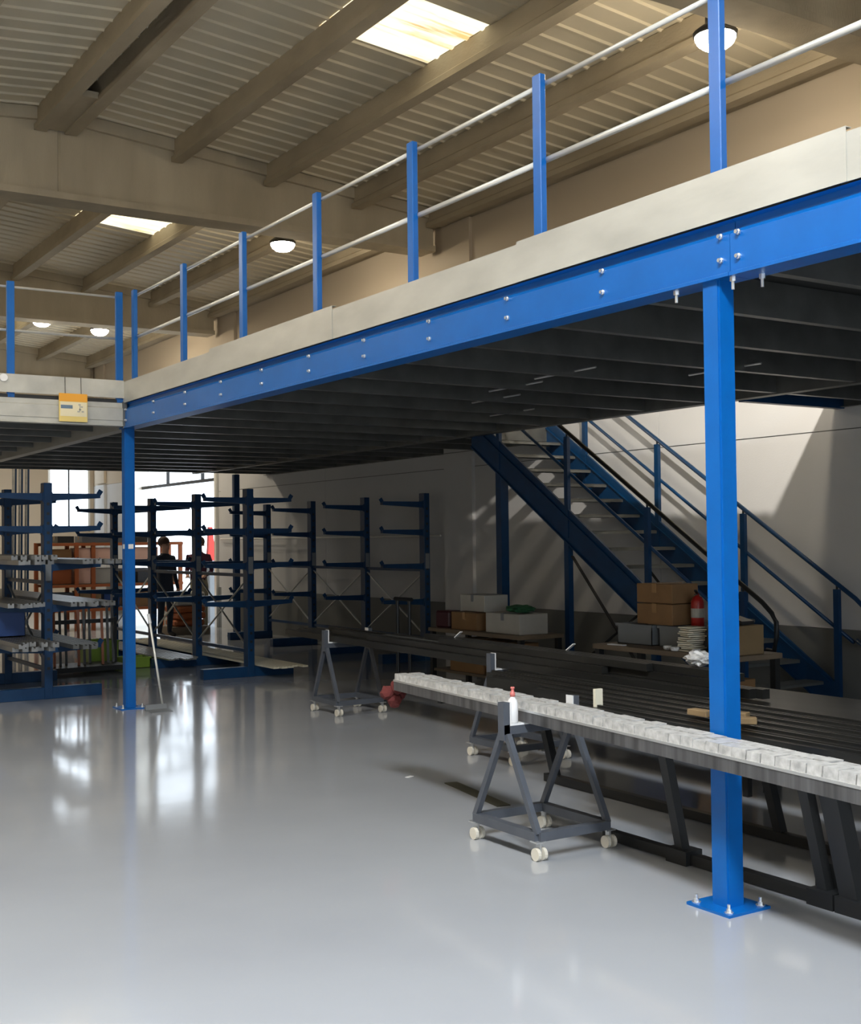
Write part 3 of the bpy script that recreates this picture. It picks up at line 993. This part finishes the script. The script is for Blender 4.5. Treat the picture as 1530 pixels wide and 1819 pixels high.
for i in range(nblk):
    s0 = i * .082 + .004
    for a0, a1 in ((.002, .078), (.088, W_ - .002)):
        bm = B()
        dz = random.uniform(-.004, .004)
        local_box(bm, s0 + random.uniform(-.004, .004) + (.03 if a0 > .05 else 0), s0 + .077 + (.03 if a0 > .05 else 0), a0, a1, ZS + .060, ZS + .106, dz, skew=.006)
        obj('white_block', bm, M['film'], t)
# red rag tied round the far end
t2 = thing('rag_bundle', 'dark red rag bundle hanging on the far tip of the white-topped stack', 'rag', (4.08, 6.74, .66))
rag = mat('dark_red_rag', (.12, .02, .018), .9)
for (dx, dy, dz, r) in ((0, 0, 0, .05), (.05, .05, -.05, .05), (-.05, .03, -.04, .045), (0, .03, -.09, .05)):
    bm = B()
    bmesh.ops.create_icosphere(bm, subdivisions=2, radius=r)
    for v in bm.verts:
        v.co *= 1 + random.uniform(-.18, .18)
    bmesh.ops.translate(bm, verts=bm.verts, vec=(4.06 + dx, 6.75 + dy, .66 + dz))
    obj('rag_fold', bm, rag, t2)

# long dark profiles lying over the two rear trolleys
qa, qb = Vector((5.42, 11.3, 0)), Vector((5.12, 4.9, 0))
qd = (qb - qa).normalized()
qs = Vector((-qd.y, qd.x, 0))
if qs.x < 0:
    qs = -qs
specs = []
for i in range(6):
    specs.append((.03 + i * .057, random.uniform(0, .5), random.uniform(-.6, 0), .6605, .055, .055, 'blackalu'))
for i in range(5):
    specs.append((.06 + i * .062, random.uniform(.2, 2.0), random.uniform(-1.2, 0), .7195, .05, .045, 'blackalu' if i != 2 else 'galvdark'))
for i in range(3):
    specs.append((.09 + i * .062, random.uniform(2.5, 3.5), random.uniform(-.9, 0), .7685, .05, .045, 'blackalu'))
for (a, s0, s1, z, w_, h_, mm) in specs:
    bm = B()
    Lq = (qb - qa).length
    p1 = qa + qd * s0 + qs * a + Vector((0, 0, z + h_ / 2))
    p2 = qa + qd * (Lq + s1) + qs * a + Vector((0, 0, z + h_ / 2))
    bar(bm, p1, p2, w_, h_)
    bar(bm, p1 + Vector((0, 0, h_ / 2)), p2 + Vector((0, 0, h_ / 2)), w_ * .3, .003)
    tag(obj('dark_profile', bm, M[mm], None, origin=tuple(p1)), 'long dark aluminium profile in the %s layer across the two rear trolleys' % ('bottom' if z < .7 else 'middle' if z < .75 else 'top'), 'profile', 'dark profiles on the rear trolleys, %s layer' % ('bottom' if z < .7 else 'middle' if z < .75 else 'top'))
for i, (s, a, lb) in enumerate(((3.1, .2, 'left'), (4.55, .24, 'middle'))):
    p = qa + qd * s + qs * a
    bm = B(); bar(bm, p + Vector((0, 0, .80)), p + Vector((.02, -.02, .86)) + qd * .06, .03, .006)
    tag(obj('paper_tag', bm, M['white'], None, origin=tuple(p + Vector((0, 0, .80)))), 'small white paper tag on the dark profiles, %s of two' % lb, 'tag')
# crumpled clear film on the right end of the stack
bm = B()
bmesh.ops.create_icosphere(bm, subdivisions=3, radius=.075)
for v in bm.verts:
    v.co *= 1 + random.uniform(-.22, .22)
    v.co.z *= .6
pp = qa + qd * 5.95 + qs * .2 + Vector((0, 0, .865))
bmesh.ops.translate(bm, verts=bm.verts, vec=pp)
tag(obj('crumpled_film', bm, M['film'], None, origin=tuple(pp - Vector((0, 0, .03)))), 'crumpled white film on the right end of the dark profiles', 'film')

# lower dark bundle in front of the rear trolleys, on a black low trestle
t = thing('black_trestle', 'long low black trestle on the floor at right with slanted legs', 'trestle', (4.6, 3.4, 0))
for x in (4.30, 5.0):
    bm = B(); bar(bm, (x, 6.4 if x > 4.5 else 5.0, .03), (x - .02, 1.6, .03), .05, .05); obj('floor_rail', bm, M['black'], t)
for y in (6.3, 4.42, 3.55, 3.40, 2.6, 1.8):
    for (xa, xb) in ((4.30, 4.26), (5.0, 4.93)):
        if y > 6 and xa < 4.5:
            continue
        bm = B(); bar(bm, (xa, y, .03), (xb, y + .10, .60), .05 if y != 3.4 else .09, .05 if y != 3.4 else .08, (1, 0, 0)); obj('leg', bm, M['black'], t)
    bm = B(); bar(bm, (4.16, y + .10, .60), (5.06, y + .10, .60), .04, .04); obj('cross_rail', bm, M['black'], t)
    if y < 6:
        bm = B(); cbox(bm, (4.30, y, .035), (.11, .14, .07)); obj('foot_block', bm, M['black'], t)
bm = B(); cbox(bm, (4.62, 2.9, .11), (.55, 1.5, .12), .01); obj('lower_tray', bm, M['black'], t)
for i in range(6):
    bm = B(); x = 4.30 + i * .14
    ys0 = (5.2, 5.4, 5.9, 6.6, 6.8, 6.8)[i]
    bar(bm, (x, ys0, .66), (x - .12, 1.7, .66), .11, .07)
    bar(bm, (x, ys0, .70), (x - .12, 1.7, .70), .02, .012)
    tag(obj('black_profile', bm, M['blackalu'], None, origin=(x, 4, .63)), 'wide black profile lying on the low black trestle at right', 'profile', 'black profiles on the trestle')
# yellowish offcuts beyond the white stack
for i, (x, y, dz) in enumerate(((4.36, 4.35, 0), (4.44, 4.2, 0), (4.33, 4.05, 0))):
    bm = B(); cbox(bm, (x, y, .716 + .02), (.06, .13, .03), .4 * i, bev=.003)
    tag(obj('wood_offcut', bm, M['card2'], None, origin=(x, y, .72)), 'small tan wood offcut on the black profiles, %s of three' % ('furthest', 'middle', 'nearest')[i], 'offcut')
bm = B(); cbox(bm, (4.3, 5.05, .74), (.05, .02, .10))
tag(obj('upright_peg', bm, M['paper'], None, origin=(4.3, 5.05, .7)), 'short pale peg standing up just behind the white-topped stack', 'peg')

# ================================================================== BENCHES
def bench(label, x0, x1, y0, y1, h, m_, shelf=True):
    t = thing('workbench', label, 'workbench', ((x0 + x1) / 2, (y0 + y1) / 2, 0))
    bm = B(); cbox(bm, ((x0 + x1) / 2, (y0 + y1) / 2, h - .02), (x1 - x0, y1 - y0, .04), bev=.004); obj('worktop', bm, m_, t)
    for x in (x0 + .04, x1 - .04):
        for y in (y0 + .04, y1 - .04):
            bm = B(); box(bm, x - .025, x + .025, y - .025, y + .025, 0, h - .04); obj('leg', bm, M['black'], t)
    if shelf:
        bm = B(); box(bm, x0 + .03, x1 - .03, y0 + .03, y1 - .03, .2, .225); obj('lower_shelf', bm, M['wood'], t)
    return t


bench('dark workbench against the rear, holding cartons left of the stair foot', 7.08, 7.62, 9.45, 11.1, .66, M['wood'])
bench('dark workbench below the stair, with cups and grey bins, behind the near column', 6.42, 6.95, 6.1, 7.6, .75, M['wood'])
H1, H2 = .66, .75
crate('carton', 'white carton on top of the brown carton at the left workbench', 'box', 7.25, 7.55, 10.28, 10.72, .848, 1.02, M['whitebox'])
crate('carton', 'brown open-looking carton under the white carton on the left workbench', 'box', 7.15, 7.55, 10.28, 10.75, H1, .84, M['card'])
crate('carton', 'wide white printed carton with green cloth on it, left workbench', 'box', 7.15, 7.5, 9.55, 10.12, H1, .86, M['whitebox'])
crate('carton', 'brown carton on the lower shelf of the left workbench, left of two', 'box', 7.13, 7.5, 10.15, 10.75, .226, .56, M['card'])
crate('carton', 'brown carton on the lower shelf of the left workbench, right of two', 'box', 7.13, 7.5, 9.7, 10.10, .226, .56, M['card'])
bm = B()
bmesh.ops.create_icosphere(bm, subdivisions=3, radius=.13)
for v in bm.verts:
    v.co.z *= .3
    v.co.y *= 1.3
    v.co *= 1 + random.uniform(-.15, .15)
bmesh.ops.translate(bm, verts=bm.verts, vec=(7.32, 9.75, .905))
tag(obj('folded_cloth', bm, M['green'], None, origin=(7.32, 9.75, .87)), 'dark green cloth heaped on the white printed carton', 'cloth')
bm = B(); cbox(bm, (7.25, 10.95, H1 + .09), (.2, .22, .18), .2, bev=.02)
tag(obj('tool_case', bm, mat('dark_maroon_case', (.06, .015, .02), .5), None, origin=(7.25, 10.95, H1)), 'dark maroon case at the left end of the left workbench', 'case')
bm = B()
tube(bm, [(7.0, 11.35, .02), (7.0, 11.35, .95)], .02, 8); tube(bm, [(7.0, 11.6, .02), (7.0, 11.6, .95)], .02, 8); tube(bm, [(7.0, 11.3, .95), (7.0, 11.65, .95)], .022, 8)
box(bm, 6.95, 7.3, 11.3, 11.65, .0, .04)
tag(obj('hand_truck', bm, M['black'], None, origin=(7.0, 11.5, 0)), 'black hand truck standing at the left end of the left workbench', 'hand truck')

crate('storage_bin', 'grey plastic bin on the right workbench, leftmost', 'bin', 6.62, 6.95, 7.12, 7.52, H2, .91, M['greybin'], 'bin')
crate('storage_bin', 'darker grey plastic bin on the right workbench, under the stacked cartons', 'bin', 6.66, 6.95, 6.72, 7.08, H2, .91, M['greybin'], 'bin')
crate('carton', 'tall brown carton under the stair, upper of a stack of two', 'box', 6.66, 6.94, 6.93, 7.33, 1.084, 1.235, M['card'])
crate('carton', 'brown carton under the stair, lower of a stack of two', 'box', 6.66, 6.94, 6.93, 7.33, .915, 1.078, M['card'])
crate('carton', 'large tan carton on the right workbench, right of the near column', 'box', 6.50, 6.80, 6.14, 6.4, H2, .96, M['card2'])
crate('storage_bin', 'grey plastic bin on the right workbench, hard against the near column', 'bin', 6.66, 6.93, 6.44, 6.64, H2, .92, M['greybin'], 'bin')
crate('storage_bin', 'dark blue plastic bin on the shelf of the right workbench', 'bin', 6.47, 6.90, 6.55, 7.2, .226, .58, M['bluebin'], 'bin')
crate('carton', 'small brown carton on the shelf of the right workbench, left of the near column', 'box', 6.47, 6.75, 6.18, 6.5, .226, .57, M['card'])
t = thing('fire_extinguisher', 'small red fire extinguisher with white label beside the stacked brown cartons', 'extinguisher', (6.80, 6.80, .912))
bm = B(); lathe(bm, (6.80, 6.80, .912), [(.045, 0), (.05, .01), (.05, .19), (.035, .225), (.015, .235), (.015, .25)], 18); obj('cylinder_body', bm, mat('extinguisher_red', (.35, .015, .012), .35), t, smooth=True)
bm = B(); lathe(bm, (6.80, 6.80, .98), [(.0505, 0), (.0508, .001), (.0508, .07), (.0505, .071)], 18); obj('label_band', bm, M['whitebox'], t)
bm = B(); bar(bm, (6.80, 6.80, 1.165), (6.75, 6.77, 1.19), .02, .012); bar(bm, (6.80, 6.80, 1.155), (6.75, 6.77, 1.16), .02, .008); obj('trigger', bm, M['black'], t)
t = thing('paper_stack', 'loose leaning stack of yellowish papers on the right workbench', 'papers', (6.54, 6.60, H2))
for i in range(12):
    bm = B(); cbox(bm, (6.54 + random.uniform(-.02, .02), 6.60 + random.uniform(-.012, .012), H2 + .008 + i * .0155), (.15, .13, .010), random.uniform(-.3, .3))
    obj('sheet_bundle', bm, M['paper'], t)
for i, (x, y, lb) in enumerate(((6.50, 6.82, 'left'), (6.46, 6.70, 'middle'), (6.45, 6.47, 'right'))):
    bm = B(); lathe(bm, (x, y, H2), [(.02, 0), (.03, .004), (.035, .02), (.03, .03)], 12)
    tag(obj('tape_roll', bm, M['white'], None, origin=(x, y, H2)), 'small white roll at the front edge of the right workbench, %s of three' % lb, 'roll')
bm = B(); cbox(bm, (6.46, 7.35, H2 + .004), (.05, .16, .008), .1)
tag(obj('white_ruler', bm, M['white'], None, origin=(6.46, 7.35, H2)), 'short white strip on the left end of the right workbench', 'strip')
# black boot-like angle on the tan carton
bm = B(); prism(bm, [(6.16, .965), (6.38, .965), (6.38, 1.14), (6.34, 1.14), (6.29, 1.02), (6.16, .99)], 'x', 6.6, 6.72)
tag(obj('angle_bracket', bm, M['black'], None, origin=(6.66, 6.27, .965)), 'black angled bracket lying on the large tan carton', 'bracket')
# dark plate bench beyond, right of the column
t = thing('low_table', 'low dark steel table standing behind the low black trestle at right', 'table', (5.6, 4.4, 0))
bm = B(); cbox(bm, (5.55, 4.2, .63), (.75, 2.4, .03)); obj('table_top', bm, M['blackalu'], t)
for x in (5.7, 5.88):
    for y in (3.1, 5.3):
        bm = B(); box(bm, x - .02, x + .02, y - .02, y + .02, 0, .615); obj('leg', bm, M['black'], t)

# pipe along the wall behind rack A
bm = B(); tube(bm, [(XW - .1, 13.72, 1.655), (XW - .1, 21.2, 1.655)], .014, 8)
tag(obj('wall_pipe', bm, M['rail'], None, origin=(XW - .1, 17, 1.655)), 'thin pale pipe running level along the wall behind the right-hand rack', 'pipe')

# ================================================================== FAR END
# orange-brown shelving
t = thing('pallet_shelving', 'rust-orange steel shelving in front of the far yard door', 'shelving', (7.5, 22.5, 0))
for x in (6.05, 6.62, 6.93, 8.26, 8.62):
    for y in (22.35, 22.95):
        bm = B(); box(bm, x - .035, x + .035, y - .03, y + .03, 0, 1.62); obj('upright', bm, M['orange'], t)
for z in (1.56, 1.22, .80, .35):
    for y in (22.32, 22.98):
        bm = B(); box(bm, 6.05, 8.66, y - .02, y + .02, z, z + .05); obj('shelf_beam', bm, M['orange'], t)
    bm = B(); box(bm, 6.05, 8.66, 22.34, 22.96, z + .05, z + .06); obj('shelf_deck', bm, M['wood'], t)
shelfstuff = [
    (6.66, 6.90, 1.285, 1.52, 'pinkpanel', 'carton'), (6.97, 7.35, 1.285, 1.52, 'pinkpanel', 'carton'), (7.72, 8.2, 1.285, 1.52, 'pinkpanel', 'carton'),
    (6.15, 6.55, 1.285, 1.5, 'card', 'carton'), (6.15, 6.55, .865, 1.15, 'orange', 'bin'), (6.66, 6.9, .865, 1.16, 'pinkpanel', 'carton'),
    (6.98, 7.4, .865, 1.14, 'whitebox', 'carton'), (7.5, 7.75, .865, 1.1, 'card', 'carton'), (7.8, 8.1, .865, 1.12, 'darkgrey', 'bin'), (8.3, 8.55, .865, 1.1, 'card', 'carton'),
    (6.2, 6.6, .415, .7, 'darkgrey', 'bin'), (6.7, 7.1, .415, .72, 'card2', 'carton'), (7.15, 7.45, .415, .7, 'bluebin', 'bin'), (7.6, 8.0, .415, .68, 'card', 'carton'), (8.1, 8.5, .415, .73, 'orange', 'bin'),
    (6.3, 6.6, 1.62, 1.74, 'black', 'carton'), (6.75, 7.5, 1.62, 1.74, 'darkgrey', 'carton'), (7.6, 8.0, 1.62, 1.72, 'black', 'carton')]
cn = {'pinkpanel': 'pinkish', 'card': 'brown', 'card2': 'tan', 'whitebox': 'white', 'orange': 'orange', 'darkgrey': 'dark grey', 'bluebin': 'blue', 'black': 'black'}
lev = {1.285: 'third shelf', .865: 'second shelf', .415: 'lowest shelf', 1.62: 'top'}
for i, (x0, x1, z0, z1, mm, kd) in enumerate(shelfstuff):
    same = [q for q in shelfstuff if q[2] == z0]
    pos = sorted(q[0] for q in same).index(x0) + 1
    word = ['leftmost', 'second from left', 'third from left', 'fourth from left', 'fifth from left', 'rightmost'][min(pos - 1, 5)]
    nm = 'carton' if kd == 'carton' else 'storage_bin'
    crate(nm, '%s %s on the %s of the orange shelving, %s' % (cn[mm], 'carton' if kd == 'carton' else 'bin', lev[z0], word), 'box' if kd == 'carton' else 'bin', x0, x1, 22.42, 22.9, z0 - .004 if z0 < 1.6 else z0, z1, M[mm], kd)
# red jib arm in the yard door
t = thing('jib_crane', 'red tapered machine arm rising in the far yard door opening', 'machine', (9.95, 24.0, -.2))
bm = B(); prism(bm, [(9.84, 1.22), (10.06, 1.22), (10.00, 1.5), (9.95, 1.92), (9.88, 1.92), (9.86, 1.5)], 'y', 23.95, 24.05); obj('arm', bm, M['red'], t)
bm = B(); cbox(bm, (9.95, 24.0, .52), (.22, .22, 1.4), bev=.02); obj('machine_post', bm, M['greybin'], t)
bm = B(); cbox(bm, (9.95, 24.0, -.16), (.6, .6, .08), bev=.01); obj('machine_base', bm, M['black'], t)
# pallets of goods near yard door: orange sack stack
t = thing('sack_pile', 'orange and white sacks stacked on a low pallet by the far door', 'sacks', (7.95, 20.4, 0))
bm = B(); cbox(bm, (7.95, 20.4, .07), (.7, .6, .14)); obj('pallet', bm, M['wood'], t)
for i in range(5):
    bm = B(); cbox(bm, (7.95 + .02 * (i % 2), 20.4, .20 + i * .12), (.55, .5, .11), .1 * (i % 3), bev=.03)
    obj('sack', bm, M['orange'] if i < 3 else M['whitebox'], t)
crate('carton', 'white carton on the floor by the far door, beside the standing people', 'box', 8.2, 8.7, 21.6, 22.1, 0, .7, M['whitebox'])
# long profiles standing upright at far left
t = thing('upright_profiles', 'bundle of long blue-grey profiles standing upright behind the left rack', 'profiles', (5.55, 22.0, 0))
for i in range(6):
    bm = B(); bar(bm, (5.38 + i * .055, 22.0 + .05 * (i % 2), 0), (5.44 + i * .055, 22.1 + .05 * (i % 2), 3.4), .03, .03); obj('profile', bm, M['rackblue'] if i % 2 else M['greyalu'], t)


def person(label, x, y, rz, top, bottom, arm_fwd):
    t = thing('person', label, 'person', (x, y, 0))
    ct, st_ = cos(rz), sin(rz)
    def T(p):
        return (x + p[0] * ct - p[1] * st_, y + p[0] * st_ + p[1] * ct, p[2])
    V, E, R = [], [], []
    def add(p, r, prev=None):
        V.append(T(p)); R.append(r)
        if prev is not None:
            E.append((prev, len(V) - 1))
        return len(V) - 1
    pel = add((0, 0, .92), .135)
    wa = add((0, 0, 1.08), .125, pel)
    ch = add((0, 0, 1.28), .145, wa)
    nk = add((0, .0, 1.42), .065, ch)
    hd = add((0, -.015, 1.50), .06, nk)
    hm = add((0, -.02, 1.57), .082, hd)
    ht = add((0, 0, 1.64), .07, hm)
    ns = add((0, -.10, 1.555), .014, hm)
    for s in (-1, 1):
        hp = add((s * .09, 0, .88), .095, pel)
        kn = add((s * .10, -.02, .48), .06, hp)
        an = add((s * .11, .02, .09), .042, kn)
        add((s * .12, -.13, .045), .036, an)
        sh = add((s * .18, 0, 1.36), .058, ch)
        if arm_fwd:
            el = add((s * .23, .03, 1.10), .042, sh)
            wr = add((s * .16, -.20, 1.02), .028, el)
            pm = add((s * .14, -.27, 1.02), .032, wr)
            fd = (0, -1, -.1)
        else:
            el = add((s * .23, .02, 1.09), .042, sh)
            wr = add((s * .24, -.05, .85), .028, el)
            pm = add((s * .24, -.06, .78), .030, wr)
            fd = (0, -.2, -1)
        px_, py_, pz_ = (s * .14, -.27, 1.02) if arm_fwd else (s * .24, -.06, .78)
        for k in range(4):
            o_ = (k - 1.5) * .018
            L = (.06, .072, .068, .052)[k]
            if arm_fwd:
                f1 = add((px_ + o_, py_ - L * .6, pz_ - .012), .0085, pm)
                add((px_ + o_, py_ - L, pz_ - .035), .0075, f1)
            else:
                f1 = add((px_, py_ + o_, pz_ - L * .7), .0085, pm)
                add((px_ - s * .012, py_ + o_, pz_ - L * 1.15), .0075, f1)
        th_ = add((px_ - s * .03, py_ - .02, pz_ - .02), .0095, pm)
        add((px_ - s * .038, py_ - .04, pz_ - .045), .0085, th_)
    me = bpy.data.meshes.new('body')
    me.from_pydata(V, E, [])
    tmp = bpy.data.objects.new('tmp_body', me)
    C.objects.link(tmp)
    sk = tmp.modifiers.new('s', 'SKIN')
    for i, r in enumerate(R):
        me.skin_vertices[0].data[i].radius = (r, r)
    me.skin_vertices[0].data[0].use_root = True
    sub = tmp.modifiers.new('u', 'SUBSURF')
    sub.levels = 2
    sub.render_levels = 2
    dg = bpy.context.evaluated_depsgraph_get()
    dg.update()
    em = bpy.data.meshes.new_from_object(tmp.evaluated_get(dg))
    bpy.data.objects.remove(tmp)
    for v in em.vertices:
        v.co -= Vector((x, y, 0))
    em.materials.clear()
    for mm in (M[top], M[bottom], M['skin'], M['shoe']):
        em.materials.append(mm)
    for p in em.polygons:
        p.use_smooth = True
        c_ = p.center
        lx = c_.x * ct + c_.y * st_
        ly = -c_.x * st_ + c_.y * ct
        hand = (ly < -.22 and .9 < c_.z < 1.1) if arm_fwd else (abs(lx) > .19 and c_.z < .84)
        p.material_index = 2 if (c_.z > 1.44 or hand) else 0 if c_.z > .95 or abs(lx) > .195 else 3 if c_.z < .10 else 1
    o = bpy.data.objects.new('body', em)
    C.objects.link(o)
    o.parent = t
    ORG[o.name] = Vector((x, y, 0))
    zmin = min(v.co.z for v in em.vertices)
    o.location = (0, 0, -zmin)
    # hair, eyes, mouth, ears
    bm = B()
    bmesh.ops.create_uvsphere(bm, u_segments=16, v_segments=10, radius=.1)
    for v in list(bm.verts):
        if v.co.z < -.02 and v.co.y < .02:
            v.co.z = -.02 + .2 * (v.co.z + .02)
        v.co.y *= 1.05
    bmesh.ops.transform(bm, matrix=Matrix.Translation((x + (-.03) * -st_ * -1, y + .025 * ct, 1.635 - zmin)) @ Matrix.Rotation(rz, 4, 'Z'), verts=bm.verts)
    obj('hair', bm, M['hair'], t, smooth=True)
    bm = B()
    for s in (-1, 1):
        p = T((s * .03, -.095, 1.585 - zmin)); bmesh.ops.create_icosphere(bm, subdivisions=1, radius=.009, matrix=Matrix.Translation(p))
    obj('eye', bm, M['hair'], t)
    bm = B(); p1 = T((-.022, -.092, 1.525 - zmin)); p2 = T((.022, -.092, 1.525 - zmin)); tube(bm, [p1, p2], .005, 6); obj('mouth', bm, M['pink'], t)
    bm = B()
    for s in (-1, 1):
        p = T((s * .085, 0, 1.57 - zmin)); bmesh.ops.create_icosphere(bm, subdivisions=1, radius=.02, matrix=Matrix.Translation(p))
    obj('ear', bm, M['skin'], t)
    return t


person('person in dark navy clothes standing behind the middle rack', 7.40, 19.9, radians(20), 'navy', 'navy', False)
person('person in dark plum top and khaki trousers standing by the far yard door', 8.42, 20.9, radians(-35), 'plum', 'khaki', True)

# ================================================================== FLOOR BITS
bm = B(); cbox(bm, (4.335, 7.05, .002), (.06, .03, .003), .4)
tag(obj('paper_scrap', bm, M['white'], None, origin=(4.335, 7.05, 0)), 'tiny white scrap lying on the open floor', 'scrap')
bm = B(); bar(bm, (4.45, 6.72, .003), (4.32, 5.95, .003), .09, .005)  # dark olive patch on the floor, built as a thin flat strip
tag(obj('floor_strip', bm, mat('dark_olive_matt', (.05, .05, .035), .7), None, origin=(4.4, 6.3, 0)), 'dark olive strip on the floor left of the front trolley', 'strip')
